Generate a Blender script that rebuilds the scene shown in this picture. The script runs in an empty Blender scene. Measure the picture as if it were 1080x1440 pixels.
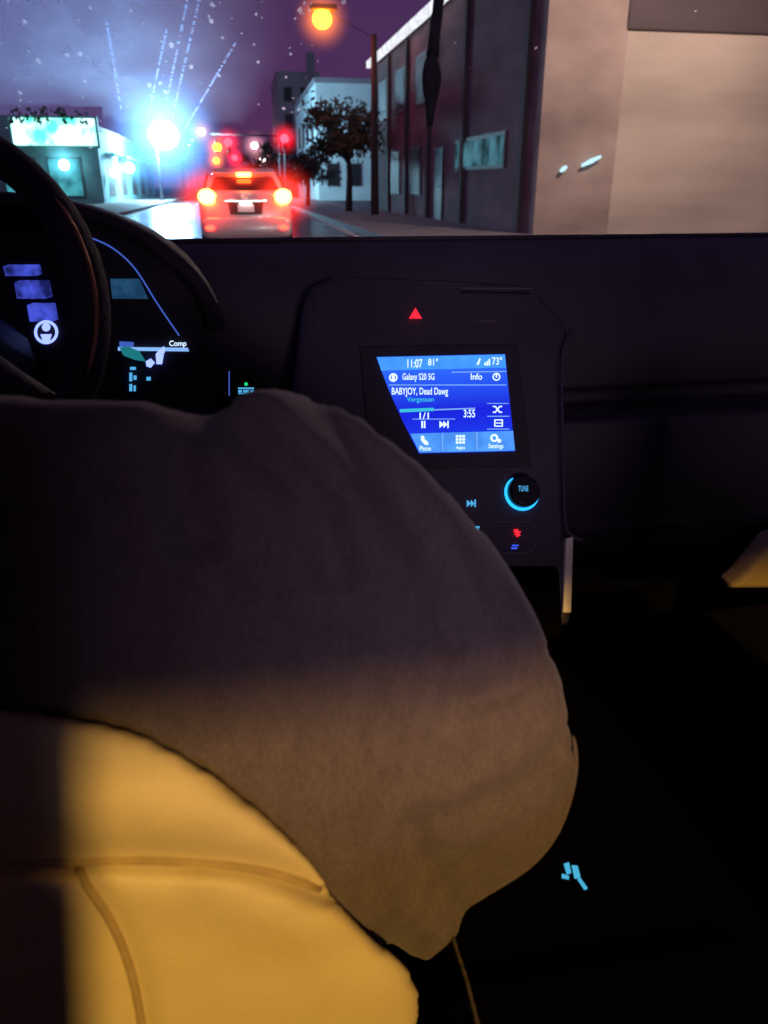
import bpy, bmesh, math, random
from mathutils import Vector, Matrix, noise
from mathutils.geometry import delaunay_2d_cdt
random.seed(7)
D=bpy.data; S=bpy.context.scene; COL=S.collection
pi=math.pi
CAMZ=1.2; CAM=Vector((0,0,CAMZ)); PITCH=math.radians(22.98); YAW=math.radians(10.2)
R=Matrix.Rotation(-YAW,3,'Z')@Matrix.Rotation(pi/2-PITCH,3,'X')
def ray(px,py): return R@Vector(((px-540)/1080,(720-py)/1080,-1))
def P(px,py,Y):
    d=ray(px,py); return CAM+d*(Y/d.y)
def PXW(px,py,X):
    d=ray(px,py); return CAM+d*(X/d.x)
def PZW(px,py,Z):
    d=ray(px,py); return CAM+d*((Z-CAMZ)/d.z)
# ------------------------------------------------------------------ materials
def newmat(name):
    m=D.materials.new(name); m.use_nodes=True; nt=m.node_tree; nt.nodes.clear()
    out=nt.nodes.new('ShaderNodeOutputMaterial'); return m,nt,out
def L(nt,a,b): nt.links.new(a,b)
def c4(c): return (c[0],c[1],c[2],1)
def mat(name,col,rough=.6,metal=0,var=.25,scale=8,bump=0,bscale=80,stretch=(1,1,1),coat=0,detail=5,spec=.5):
    m,nt,out=newmat(name); N=nt.nodes
    b=N.new('ShaderNodeBsdfPrincipled'); L(nt,b.outputs[0],out.inputs[0])
    tc=N.new('ShaderNodeTexCoord'); mp=N.new('ShaderNodeMapping'); mp.inputs['Scale'].default_value=stretch
    L(nt,tc.outputs['Object'],mp.inputs[0])
    n=N.new('ShaderNodeTexNoise'); n.inputs['Scale'].default_value=scale; n.inputs['Detail'].default_value=detail
    L(nt,mp.outputs[0],n.inputs['Vector'])
    r=N.new('ShaderNodeValToRGB'); r.color_ramp.elements[0].position=.3; r.color_ramp.elements[1].position=.7
    r.color_ramp.elements[0].color=c4([max(0,x*(1-var)) for x in col]); r.color_ramp.elements[1].color=c4([min(1,x*(1+var)) for x in col])
    L(nt,n.outputs['Fac'],r.inputs[0]); L(nt,r.outputs[0],b.inputs['Base Color'])
    b.inputs['Roughness'].default_value=rough; b.inputs['Metallic'].default_value=metal; b.inputs['Specular IOR Level'].default_value=spec
    if coat: b.inputs['Coat Weight'].default_value=coat
    if bump:
        n2=N.new('ShaderNodeTexNoise'); n2.inputs['Scale'].default_value=bscale; n2.inputs['Detail'].default_value=3
        L(nt,mp.outputs[0],n2.inputs['Vector'])
        bp=N.new('ShaderNodeBump'); bp.inputs['Strength'].default_value=bump; bp.inputs['Distance'].default_value=.01
        L(nt,n2.outputs['Fac'],bp.inputs['Height']); L(nt,bp.outputs[0],b.inputs['Normal'])
    return m
def emit(name,col,st,var=0,scale=20,col2=None,samp=True):
    m,nt,out=newmat(name); N=nt.nodes
    e=N.new('ShaderNodeEmission'); e.inputs[1].default_value=st; L(nt,e.outputs[0],out.inputs[0])
    if not samp:
        try: m.cycles.emission_sampling='NONE'
        except Exception: pass
    if var or col2:
        tc=N.new('ShaderNodeTexCoord'); n=N.new('ShaderNodeTexNoise'); n.inputs['Scale'].default_value=scale
        L(nt,tc.outputs['Object'],n.inputs['Vector'])
        r=N.new('ShaderNodeValToRGB'); r.color_ramp.elements[0].position=.38; r.color_ramp.elements[1].position=.62
        r.color_ramp.elements[0].color=c4(col2 if col2 else [x*(1-var) for x in col]); r.color_ramp.elements[1].color=c4(col)
        L(nt,n.outputs['Fac'],r.inputs[0]); L(nt,r.outputs[0],e.inputs[0])
    else: e.inputs[0].default_value=c4(col)
    return m
def ic(*a,**k): return emit(*a,samp=False,**k)
def glow_volume(name,col,st):  # lamp glow painted as an emissive volume, nothing hangs in the air
    """painted glow added round a lamp: emission that thins out from the centre"""
    m,nt,out=newmat(name); N=nt.nodes
    tc=N.new('ShaderNodeTexCoord'); mp=N.new('ShaderNodeMapping'); mp.inputs['Scale'].default_value=(2,2,2); mp.inputs['Location'].default_value=(-1,-1,-1)
    L(nt,tc.outputs['Generated'],mp.inputs[0]); g=N.new('ShaderNodeTexGradient'); g.gradient_type='QUADRATIC_SPHERE'; L(nt,mp.outputs[0],g.inputs[0])
    p=N.new('ShaderNodeMath'); p.operation='POWER'; p.inputs[1].default_value=1.5; L(nt,g.outputs['Fac'],p.inputs[0])
    x=N.new('ShaderNodeMath'); x.operation='MULTIPLY'; x.inputs[1].default_value=st; L(nt,p.outputs[0],x.inputs[0])
    e=N.new('ShaderNodeEmission'); e.inputs[0].default_value=c4(col); L(nt,x.outputs[0],e.inputs[1]); L(nt,e.outputs[0],out.inputs['Volume'])
    return m
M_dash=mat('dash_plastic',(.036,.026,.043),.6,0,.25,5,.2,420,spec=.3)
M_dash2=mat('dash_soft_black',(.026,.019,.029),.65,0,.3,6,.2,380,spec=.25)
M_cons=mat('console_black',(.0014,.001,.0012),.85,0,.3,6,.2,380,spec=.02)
M_gloss=mat('piano_black',(.012,.01,.014),.35,0,.2,5,spec=.3)
M_rim=mat('wheel_leather',(.020,.015,.025),.75,0,.25,20,.3,260,spec=.15)
M_glint=mat('rim_glint',(.30,.13,.07),.4,.6,.2,30)
M_silver=mat('satin_trim',(.7,.62,.5),.45,.2,.1,30)
M_frame2=mat('panel_line',(.10,.085,.095),.5,0,.1,30)
M_carpet=mat('carpet',(.0025,.002,.0025),.95,0,.4,60,.6,300,spec=.02)
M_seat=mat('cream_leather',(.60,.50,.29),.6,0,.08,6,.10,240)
M_crease=mat('crease_shade',(.36,.27,.13),.85,0,.15,60)
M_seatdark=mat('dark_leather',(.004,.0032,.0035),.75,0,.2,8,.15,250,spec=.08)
M_skin=mat('skin',(.30,.17,.11),.5,0,.1,14)
M_hair=mat('hair',(.02,.014,.01),.5,0,.4,60,.6,120,(1,1,.1))
M_jean=mat('denim',(.03,.035,.06),.85,0,.3,50,.4,300)
M_tassel=mat('dark_tassel',(.012,.01,.02),.9,0,.4,40,.5,150)
M_cable=mat('braided_cable',(.10,.08,.07),.6,0,.6,260)
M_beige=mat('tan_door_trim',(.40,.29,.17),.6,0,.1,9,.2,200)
M_head=mat('roof_light_stop',(.22,.2,.2),.9,0,.1,40,.2,200)
def shirtmat():
    m,nt,out=newmat('heather_jersey'); N=nt.nodes
    b=N.new('ShaderNodeBsdfPrincipled'); L(nt,b.outputs[0],out.inputs[0])
    tc=N.new('ShaderNodeTexCoord')
    def nz(sc,st,rot=0,det=3):
        mp=N.new('ShaderNodeMapping'); mp.inputs['Scale'].default_value=st; mp.inputs['Rotation'].default_value=(0,rot,0)
        L(nt,tc.outputs['Object'],mp.inputs[0]); n=N.new('ShaderNodeTexNoise'); n.inputs['Scale'].default_value=sc; n.inputs['Detail'].default_value=det
        L(nt,mp.outputs[0],n.inputs[0]); return n.outputs['Fac']
    a=nz(430,(1,1,.42),1.1); c=nz(1100,(1,1,1)); g=nz(70,(1,1,.4),1.1,2)
    mx=N.new('ShaderNodeMix'); mx.inputs[0].default_value=.5; L(nt,a,mx.inputs[2]); L(nt,c,mx.inputs[3])
    m2=N.new('ShaderNodeMix'); m2.inputs[0].default_value=.25; L(nt,mx.outputs[0],m2.inputs[2]); L(nt,g,m2.inputs[3])
    r=N.new('ShaderNodeValToRGB'); r.color_ramp.elements[0].position=.38; r.color_ramp.elements[1].position=.62
    r.color_ramp.elements[0].color=(.088,.068,.082,1); r.color_ramp.elements[1].color=(.144,.115,.134,1)
    L(nt,m2.outputs[0],r.inputs[0]); L(nt,r.outputs[0],b.inputs['Base Color'])
    b.inputs['Roughness'].default_value=.95; b.inputs['Sheen Weight'].default_value=.12; b.inputs['Specular IOR Level'].default_value=.1
    return m
M_shirt=shirtmat()
E_txt=ic('screen_white',(.62,.78,1),1.5); E_teal=ic('screen_teal',(.05,.55,.75),1.0); E_line=ic('screen_line',(.25,.5,1),1.0)
E_head=ic('screen_header',(.06,.32,1),1.25,var=.2,scale=40); E_tab=ic('screen_tab',(.08,.32,1),1.2,var=.25,scale=40)
E_red=ic('red_icon',(1,.02,.04),1.4); E_ring=ic('ring_cyan',(.02,.42,1),1.7); E_blue=ic('icon_blue',(.05,.12,1),1.0); E_cy=ic('icon_cyan',(.1,.5,.95),.9)
E_green=ic('green_led',(.02,.8,.25),.9); E_cblue=ic('gauge_blue',(.09,.13,1),.7,var=.85,scale=45); E_cline=ic('gauge_line',(.10,.22,1),.5); E_cteal=ic('gauge_teal',(.05,.22,.5),.4,var=.5,scale=40)
E_cwhite=ic('gauge_white',(.24,.32,1),2.0)
def screenmat():
    m,nt,out=newmat('screen_blue'); N=nt.nodes
    e=N.new('ShaderNodeEmission'); L(nt,e.outputs[0],out.inputs[0]); e.inputs[1].default_value=1.15
    tc=N.new('ShaderNodeTexCoord'); n=N.new('ShaderNodeSeparateXYZ'); L(nt,tc.outputs['Generated'],n.inputs[0])
    r=N.new('ShaderNodeValToRGB'); el=r.color_ramp.elements
    el[0].position=0; el[0].color=(.012,.05,.8,1); el[1].position=1; el[1].color=(.03,.16,1,1)
    x=el.new(.45); x.color=(.010,.016,.65,1)
    L(nt,n.outputs['Z'],r.inputs[0]); L(nt,r.outputs[0],e.inputs[0]); return m
E_screen=screenmat()
# ------------------------------------------------------------------ object helpers
ORG={}
def props(o,label=None,cat=None,group=None,kind=None):
    if label:o['label']=label
    if cat:o['category']=cat
    if group:o['group']=group
    if kind:o['kind']=kind
    return o
def thing(name,loc,label,cat,group=None):
    o=D.objects.new(name,None); COL.objects.link(o); o.location=loc; o.empty_display_size=.1
    ORG[o]=Vector(loc); return props(o,label,cat,group)
class MB:
    def __init__(s): s.v=[]; s.f=[]
    def face(s,pts):
        i=len(s.v); s.v+= [Vector(p) for p in pts]; s.f.append(list(range(i,i+len(pts)))); return s
    def prism(s,pts,ext):
        i=len(s.v); n=len(pts); ext=Vector(ext); s.v+=[Vector(p) for p in pts]+[Vector(p)+ext for p in pts]
        s.f.append(list(range(i,i+n))); s.f.append(list(range(i+2*n-1,i+n-1,-1)))
        for k in range(n):
            k2=(k+1)%n; s.f.append([i+k,i+k2,i+n+k2,i+n+k])
        return s
    def box(s,a,b):
        (x0,y0,z0),(x1,y1,z1)=a,b
        return s.prism([(x0,y0,z0),(x1,y0,z0),(x1,y0,z1),(x0,y0,z1)],(0,y1-y0,0))
    def tube(s,pts,rad,n=10,closed=False):
        pts=[Vector(p) for p in pts]; m=len(pts)
        if not hasattr(rad,'__len__'): rad=[rad]*m
        base=len(s.v); prev=None
        for i,p in enumerate(pts):
            if closed: t=(pts[(i+1)%m]-pts[i-1])
            else: t=pts[min(i+1,m-1)]-pts[max(i-1,0)]
            t.normalize()
            if prev is None:
                a=Vector((0,0,1)) if abs(t.z)<.9 else Vector((1,0,0)); u=t.cross(a).normalized()
            else: u=(prev-t*prev.dot(t)).normalized()
            prev=u; w=t.cross(u)
            for k in range(n):
                an=2*pi*k/n; s.v.append(p+(u*math.cos(an)+w*math.sin(an))*rad[i])
        rng=m if closed else m-1
        for i in range(rng):
            j=(i+1)%m
            for k in range(n):
                k2=(k+1)%n; s.f.append([base+i*n+k,base+i*n+k2,base+j*n+k2,base+j*n+k])
        if not closed:
            s.f.append([base+k for k in range(n)][::-1]); s.f.append([base+(m-1)*n+k for k in range(n)])
        return s
    def ball(s,c,r,n=14,m=9):
        c=Vector(c); r=r if hasattr(r,'__len__') else (r,r,r); base=len(s.v)
        s.v.append(c+Vector((0,0,r[2])))
        for i in range(1,m):
            t=pi*i/m
            for k in range(n):
                a=2*pi*k/n; s.v.append(c+Vector((r[0]*math.sin(t)*math.cos(a),r[1]*math.sin(t)*math.sin(a),r[2]*math.cos(t))))
        s.v.append(c-Vector((0,0,r[2]))); last=len(s.v)-1
        for k in range(n):
            k2=(k+1)%n; s.f.append([base,base+1+k,base+1+k2]); s.f.append([last,base+1+(m-2)*n+k2,base+1+(m-2)*n+k])
            for i in range(m-2):
                a=base+1+i*n; s.f.append([a+k,a+n+k,a+n+k2,a+k2])
        return s
    def loft(s,rings,cap=True):
        n=len(rings[0]); base=len(s.v)
        for r in rings: s.v+=[Vector(p) for p in r]
        for i in range(len(rings)-1):
            for k in range(n):
                k2=(k+1)%n; s.f.append([base+i*n+k,base+i*n+k2,base+(i+1)*n+k2,base+(i+1)*n+k])
        if cap:
            s.f.append([base+k for k in range(n)][::-1]); s.f.append([base+(len(rings)-1)*n+k for k in range(n)])
        return s
    def build(s,name,m,parent=None,smooth=False,bevel=0,seg=2,sub=0,recalc=True):
        me=D.meshes.new(name); off=ORG.get(parent,Vector((0,0,0)))
        me.from_pydata([tuple(v-off) for v in s.v],[],s.f)
        if recalc:
            bm=bmesh.new(); bm.from_mesh(me); bmesh.ops.recalc_face_normals(bm,faces=bm.faces); bm.to_mesh(me); bm.free()
        me.materials.append(m)
        o=D.objects.new(name,me); COL.objects.link(o)
        if parent: o.parent=parent
        ORG[o]=off
        if smooth: me.polygons.foreach_set('use_smooth',[True]*len(me.polygons))
        if bevel:
            b=o.modifiers.new('b','BEVEL'); b.width=bevel; b.segments=seg; b.limit_method='ANGLE'; b.angle_limit=.6
            me.polygons.foreach_set('use_smooth',[True]*len(me.polygons))
            w=o.modifiers.new('w','WEIGHTED_NORMAL'); w.keep_sharp=False
        if sub:
            q=o.modifiers.new('s','SUBSURF'); q.levels=sub; q.render_levels=sub
        return o
def struct(name,mb,m,**k): return props(mb.build(name,m,**k),kind='structure')
def catmull(pts,k=6,closed=True):
    out=[]; n=len(pts); rng=n if closed else n-1
    for i in range(rng):
        if closed: p0,p1,p2,p3=pts[i-1],pts[i],pts[(i+1)%n],pts[(i+2)%n]
        else: p0,p1,p2,p3=pts[max(i-1,0)],pts[i],pts[i+1],pts[min(i+2,n-1)]
        for j in range(k):
            t=j/k
            out.append(tuple(.5*((2*b)+(-a+c)*t+(2*a-5*b+4*c-d)*t*t+(-a+3*b-3*c+d)*t**3) for a,b,c,d in zip(p0,p1,p2,p3)))
    if not closed: out.append(tuple(pts[-1]))
    return out
def segd(x,z,pl,closed=True):
    best=9
    for i in range(len(pl) if closed else len(pl)-1):
        a=pl[i]; b=pl[(i+1)%len(pl)]; dx=b[0]-a[0]; dz=b[1]-a[1]; l=dx*dx+dz*dz
        t=0 if l==0 else max(0,min(1,((x-a[0])*dx+(z-a[1])*dz)/l))
        e=(x-a[0]-t*dx)**2+(z-a[1]-t*dz)**2
        if e<best: best=e
    return math.sqrt(best)
def inside(x,z,pl):
    r=False; j=len(pl)-1
    for i in range(len(pl)):
        if (pl[i][1]>z)!=(pl[j][1]>z) and x<(pl[j][0]-pl[i][0])*(z-pl[i][1])/(pl[j][1]-pl[i][1])+pl[i][0]: r=not r
        j=i
    return r
def hdome(d,DD):
    t=min(d/DD,1); return math.sqrt(max(0,1-(1-t)**2))
def inflate(outline,Y0,step,front,back,DD,direc,disp=None):
    """a padded solid: outline in the x-z plane at Y0, domed to both sides"""
    direc=Vector(direc).normalized(); n=len(outline)
    pts=[Vector(p) for p in outline]
    xs=[p[0] for p in outline]; zs=[p[1] for p in outline]
    z=min(zs); row=0
    while z<max(zs):
        x=min(xs)+(step/2 if row%2 else 0)
        while x<max(xs):
            if inside(x,z,outline):
                if segd(x,z,outline)>step*.5: pts.append(Vector((x,z)))
            x+=step
        z+=step*.87; row+=1
    res=delaunay_2d_cdt(pts,[(i,(i+1)%n) for i in range(n)],[],1,1e-6)
    vs,fs=res[0],res[2]
    mb=MB(); dd=[segd(v.x,v.y,outline) for v in vs]; idx={}
    for i,v in enumerate(vs):
        e=disp(v.x,v.y,dd[i]) if disp else 0
        mb.v.append(Vector((v.x,Y0,v.y))-direc*(front*hdome(dd[i],DD)+e*min(1,dd[i]/(step*1.2))))
    for i,v in enumerate(vs):
        if dd[i]<1e-5: idx[i]=i
        else: idx[i]=len(mb.v); mb.v.append(Vector((v.x,Y0,v.y))+direc*back*hdome(dd[i],DD))
    for f in fs:
        mb.f.append(list(f)); g=[idx[i] for i in f][::-1]
        if g!=list(f)[::-1]: mb.f.append(g)
    return mb
SP0=Vector((.2715,1.05,.9795)); SU=Vector((0,.072,.1215)).normalized(); SR=Vector((1,0,0)); SN=SR.cross(SU)
def SPL(px,py,off=0):
    d=ray(px,py); p0=SP0+SN*off; return CAM+d*((p0-CAM).dot(SN)/d.dot(SN))
def CPL(px,py,off=0): return P(px,py,1.14-off)
def flat(name,polys,MP,off,m,parent,th=.0008):
    mb=MB(); ax=SN if MP is SPL else Vector((0,-1,0))
    for pl in polys: mb.prism([MP(x,y,off) for x,y in pl],ax*th)
    return mb.build(name,m,parent)
def each(name,polys,MP,off,m,parent):
    for pl in polys: flat(name,[pl],MP,off,m,parent)
def rect(x0,y0,x1,y1): return [(x0,y0),(x1,y0),(x1,y1),(x0,y1)]
def circ(cx,cy,r,n=14): return [(cx+r*math.cos(2*pi*k/n),cy+r*math.sin(2*pi*k/n)) for k in range(n)]
def ringp(cx,cy,r,w,a0=0,a1=360,n=18):
    out=[]
    for k in range(n):
        a=math.radians(a0+(a1-a0)*k/n); b=math.radians(a0+(a1-a0)*(k+1)/n)
        out.append([(cx+r*math.cos(a),cy+r*math.sin(a)),(cx+r*math.cos(b),cy+r*math.sin(b)),(cx+(r-w)*math.cos(b),cy+(r-w)*math.sin(b)),(cx+(r-w)*math.cos(a),cy+(r-w)*math.sin(a))])
    return out
def text(s,x0,y0,x1,y1,MP,off,m,parent,name='lettering',bold=.012):
    cu=D.curves.new('t','FONT'); cu.body=s; cu.offset=bold; o=D.objects.new('t',cu); COL.objects.link(o)
    dg=bpy.context.evaluated_depsgraph_get(); dg.update()
    me=D.meshes.new_from_object(o.evaluated_get(dg)); D.objects.remove(o)
    xs=[v.co.x for v in me.vertices]; ys=[v.co.y for v in me.vertices]
    ax,bx,ay,by=min(xs),max(xs),min(ys),max(ys); mb=MB()
    for v in me.vertices:
        u=(v.co.x-ax)/(bx-ax); w=(v.co.y-ay)/(by-ay)
        mb.v.append(MP(x0+(x1-x0)*u,y1+(y0-y1)*w,off))
    mb.f=[list(p.vertices) for p in me.polygons]
    return mb.build(name,m,parent)
# ================================================================== OWN CAR
car=thing('car_interior',(.27,.5,.25),'dark car interior around the camera with lit blue display and cream driver seat','car interior')
prof=[(1.5,-.17),(1.36,-.10),(1.27,-.077),(1.24,-.076),(1.215,-.082),(1.185,-.105),(1.15,-.17),(1.14,-.25),(1.145,-.30),(1.19,-.315),(1.19,-.335),(1.12,-.35),(1.105,-.42),(1.10,-.52),(1.13,-.60),(1.25,-.66),(1.5,-.66)]
mb=MB(); rings=[]
for i in range(25):
    x=-.85+1.83*i/24
    rings.append([(x,y,CAMZ+z) for y,z in prof])
mb.loft(rings); dash=mb.build('dashboard',M_dash,car,bevel=.006)
mb=MB(); mb.tube([(-.2,1.236,1.1255),(.4,1.236,1.1255),(.97,1.236,1.1255)],.0035,8); mb.build('edge_piping',M_dash2,dash,smooth=True)
mb=MB(); mb.prism([(.50,1.121,.842),(.90,1.121,.842),(.90,1.097,.66),(.52,1.097,.66)],(0,.03,0)); mb.build('glovebox_lid',M_dash,dash,bevel=.008)
MB().box((-.85,1.46,.25),(1.0,1.5,1.0)).build('bulkhead',M_carpet,car)
def block(name,px,off,depth,m,parent,bevel=.006):
    return MB().prism([SPL(x,y,off) for x,y in px],-SN*depth).build(name,m,parent,bevel=bevel)
stack=block('centre_stack',[(424,432),(436,400),(470,386),(752,398),(768,420),(804,462),(790,505),(792,640),(797,745),(806,880),(400,880),(410,560)],.0,.11,M_dash,car,.012)
block('stack_upper_panel',[(440,408),(472,394),(745,404),(760,425),(748,455),(440,462)],.0015,.01,M_dash,stack,.002)
block('stack_shade_panel',[(400,792),(790,792),(796,900),(400,900)],.004,.10,M_cons,stack,.012)  # dark panel added so the lower stack reads as shade
block('screen_bezel',[(505,486),(728,482),(748,655),(520,660)],.003,.012,M_dash2,stack,.003)
block('trim_strip',[(796,757),(807,754),(804,862),(791,862)],.008,.02,M_silver,stack,.002)
mb=MB(); mb.tube([SPL(x,y,.0) for x,y in catmull([(806,462),(792,492),(790,560),(792,640),(795,735),(806,754),(820,760)],5,False)],.003,8); mb.build('stack_edge_molding',M_dash,stack,smooth=True)
flat('hazard_button',[[(584,433),(593,448),(575,448)]],SPL,.006,E_red,stack)
flat('slim_vent',[[(648,409),(745,411),(745,414),(648,412)]],SPL,.004,M_gloss,stack)
each('panel_seam',[rect(648,405,750,406.5),rect(672,451,696,452.5)],SPL,.0055,M_frame2,stack)
scr=block('touchscreen',[(530,502),(710,498),(724,634),(590,637),(566,590),(546,545)],.0055,.004,E_screen,car,0)
O=.0062
flat('header_bar',[[(530.6,503),(709.7,499),(711.5,517),(536,521)]],SPL,O,E_head,scr)
flat('tab_bar',[[(577,610),(721.2,606),(724,633.6),(590,636.6)]],SPL,O,E_tab,scr)
each('divider_line',[rect(547,541,712,542),[(562,577.5),(668,573.5),(668,575),(562,579)],rect(622,609,623,634),rect(670,608,671,633),[(635,523),(712,522),(712,523),(635,524)]],SPL,O+.0004,E_line,scr)
flat('progress_bar',[[(562,575.5),(610,573.6),(610,578),(563,580)]],SPL,O+.0008,E_teal,scr)
T=O+.0014
for s,x0,y0,x1,y1,mm in [('11:07',573,505,594,517,E_txt),('81°',602,504,616,514,E_txt),('73°',692,502,706,513,E_txt),('Galaxy S20 5G',566,525,611,537,E_txt),('Info',662,525,678,534,E_txt),
    ('BABYJOY, Dead Dawg',551,545,630,558,E_txt),('Vergessen',572,558,610,567,E_teal),('1/1',590,580,603,590,E_txt),('3:55',652,576,668,587,E_txt),
    ('Phone',590,627,606,634,E_txt),('Apps',641,627,654,633,E_txt),('Settings',687,624,708,632,E_txt)]:
    text(s,x0,y0,x1,y1,SPL,T,mm,scr)
flat('signal_icon',[rect(681,510,683,514),rect(684,508,686,514),rect(687,505,689,514),[(670,513),(674,504),(676,505),(673,513)]],SPL,T,E_txt,scr)
flat('phone_icon',ringp(553,531,6,2)+[rect(551,527,555,535)],SPL,T,E_txt,scr)
flat('clock_icon',ringp(698,530,5.5,1.5)+[rect(697,526,699,531)],SPL,T,E_txt,scr)
flat('pause_icon',[rect(592.5,592,594.5,602),rect(596,592,598,602)],SPL,T,E_txt,scr)
flat('skip_icon',[[(618,592),(624,597),(618,602)],[(623.5,592),(629,597),(623.5,602)],rect(629,592,630.8,602)],SPL,T,E_txt,scr)
flat('shuffle_icon',[[(693,571),(697,571),(703,579),(706,579),(706,580.5),(702,580.5),(696,572.5),(693,572.5)],[(693,579),(696,579),(702,571),(706,571),(706,572.5),(703,572.5),(697,580.5),(693,580.5)]],SPL,T,E_txt,scr)
flat('repeat_icon',[rect(695,590,707,591.3),rect(695,598.7,707,600),rect(695,590,696.5,600),rect(705.5,590,707,600),rect(697,594.4,705,595.6)],SPL,T,E_txt,scr)
each('button_frame',[rect(685,585,716,586),rect(685,603,716,604),rect(580,589,640,589.8),rect(685,567,715,567.8)],SPL,T-.0004,E_line,scr)
flat('handset_icon',[[(592,613),(596,613),(597,618),(602,622),(602,626),(597,625),(592,619)]],SPL,T,E_txt,scr)
flat('apps_icon',[rect(641+4.6*i,612+4.4*j,644.4+4.6*i,615.2+4.4*j) for i in range(3) for j in range(3)],SPL,T,E_txt,scr)
flat('gear_icon',ringp(695,616,5.5,2.5)+[circ(702,620,2.8,8)],SPL,T,E_txt,scr)
kc=SPL(733,693,0); rr=.0225
mb=MB(); rg=[]
for t,r in [(0,rr),(.016,rr*.96),(.020,rr*.86),(.020,rr*.01)]:
    rg.append([kc+SN*t+(SR*math.cos(2*pi*k/28)+SU*math.sin(2*pi*k/28))*r for k in range(28)])
mb.loft(rg); knob=mb.build('tuning_knob',M_gloss,stack,smooth=False,bevel=.001)
pts=[];rad=[]
for k in range(31):
    a=math.radians(118+232*k/30); pts.append(kc+SN*.004+(SR*math.cos(a)+SU*math.sin(a))*.0235); rad.append(.0006+.0019*math.sin(pi*k/30)**.6)
mb=MB(); mb.tube(pts,rad,8); mb.build('light_ring',E_ring,stack,smooth=True)
text('TUNE',729,683,743,691,SPL,.0215,E_cy,stack)
flat('seek_button',[[(656.5,703),(656.5,713),(662,708)],[(662,703),(662,713),(667,708)],rect(667,702.5,669,713)],SPL,.002,E_cy,stack)
flat('mute_button',[rect(668,740,674,743),rect(670,744,673,749)],SPL,.002,E_cy,stack)
flat('climate_panel_frame',[rect(690,733,745,734),rect(690,777,743,778),[(745,733),(751,739),(750,740),(745,734)],rect(750,739,751,770),[(751,770),(744,778),(743,777),(750,769)]],SPL,.002,M_frame2,stack)
flat('fan_icon',[rect(726,744,728.6,755),rect(722.5,747,732,749),rect(723.5,750.5,731,752.3),[(722,744.5),(724,744),(732,753),(730,754)]],SPL,.003,E_red,stack)
flat('defrost_icon',[rect(720,766,729,768),rect(719,769.5,727,772)],SPL,.003,E_blue,stack)
flat('button_plate',[rect(322,524,372,562)],CPL,.03,M_gloss,dash,.004)
flat('button_caption',[rect(335,545,357,547),rect(335,548.5,340,552),rect(342,548.5,350,552),rect(352,548.5,357,552),rect(335,553,357,554)],CPL,.0345,E_cy,dash)
flat('button_led',[circ(346,540,2.6,8)],CPL,.0345,E_green,dash)
flat('trim_line',[rect(321.5,522,323,556)],CPL,.0345,E_cline,dash)
# instrument cluster
HC=Vector((-.30,0,1.02)); HA=.275; HB=.175
hood=[]
for y,s_ in [(1.07,.985),(1.078,1.0),(1.2,.97),(1.34,.72)]:
    ring=[]
    for k in range(29):
        a=pi*k/28; ring.append((HC.x+HA*s_*math.cos(a),y,HC.z+HB*s_*math.sin(a)))
    for k in range(29):
        a=pi-pi*k/28; q=.93 if y<1.3 else .5
        ring.append((HC.x+HA*s_*q*math.cos(a),y,HC.z+HB*s_*q*math.sin(a)-.002))
    hood.append(ring)
mb=MB(); mb.loft(hood); mb.build('cluster_hood',M_dash2,car,smooth=True)
el=[(HC.x+HA*.9*math.cos(pi*k/24),1.141,HC.z+HB*.9*math.sin(pi*k/24)) for k in range(25)]+[(HC.x-HA*.9,1.141,.86),(HC.x+HA*.9,1.141,.86)]
clu=MB().prism(el,(0,.02,0)).build('instrument_cluster',M_dash2,car)
MB().box((-.56,1.05,.80),(-.04,1.16,.905)).build('cluster_lower_shroud',M_dash2,car,bevel=.02)
for x0,y0,x1,y1 in [(4,372,60,388),(20,394,74,420),(38,426,82,452)]:
    flat('gauge_segment',[[(x0,y0+3),(x0+8,y0),(x1-4,y0),(x1,y1-3),(x1-8,y1),(x0+4,y1)]],CPL,.002,E_cblue,clu)
flat('warning_icon',ringp(65,467,17,4)+[circ(65,460,6),[(57,470),(73,470),(69,482),(61,482)]],CPL,.003,E_cwhite,clu)
flat('indicator_icon',[circ(116,483,4),rect(112,482,120,488)],CPL,.002,E_cblue,clu)
mb=MB(); mb.tube([CPL(x,y,.004) for x,y in catmull([(130,335),(160,350),(190,378),(220,425),(252,472)],5,False)],.0011,6); mb.build('gauge_outline',E_cline,clu,smooth=True)
flat('gauge_band',[[(155,392),(196,392),(208,420),(158,420)]],CPL,.002,E_cteal,clu)
flat('display_line',[[(166,488),(264,489),(266,494),(166,493)]],CPL,.003,E_line,clu)
flat('display_glow_bar',[[(168,480),(188,481),(188,488),(168,488)]],CPL,.002,E_cline,clu)
text('Comp',238,479,262,489,CPL,.004,E_txt,clu)
flat('eco_leaf_icon',[[(168,489),(180,487),(196,494),(205,508),(190,506),(174,500)]],CPL,.0045,ic('eco_green',(.02,.3,.35),.6),clu)
flat('gear_indicator',[[(219,498),(225,490),(231,494),(228,512),(220,512)],[(228,488),(231,487),(232,496),(229,496)],[(205,508),(212,504),(218,510),(212,517),(206,515)]],CPL,.005,E_cwhite,clu)
flat('trip_icon',[rect(183,516,191,520),rect(182,524,186,536),rect(188,528,192,534),rect(182,540,186,550),rect(188,542,191,550),rect(206,530,212,535)],CPL,.003,E_cy,clu)
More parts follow.
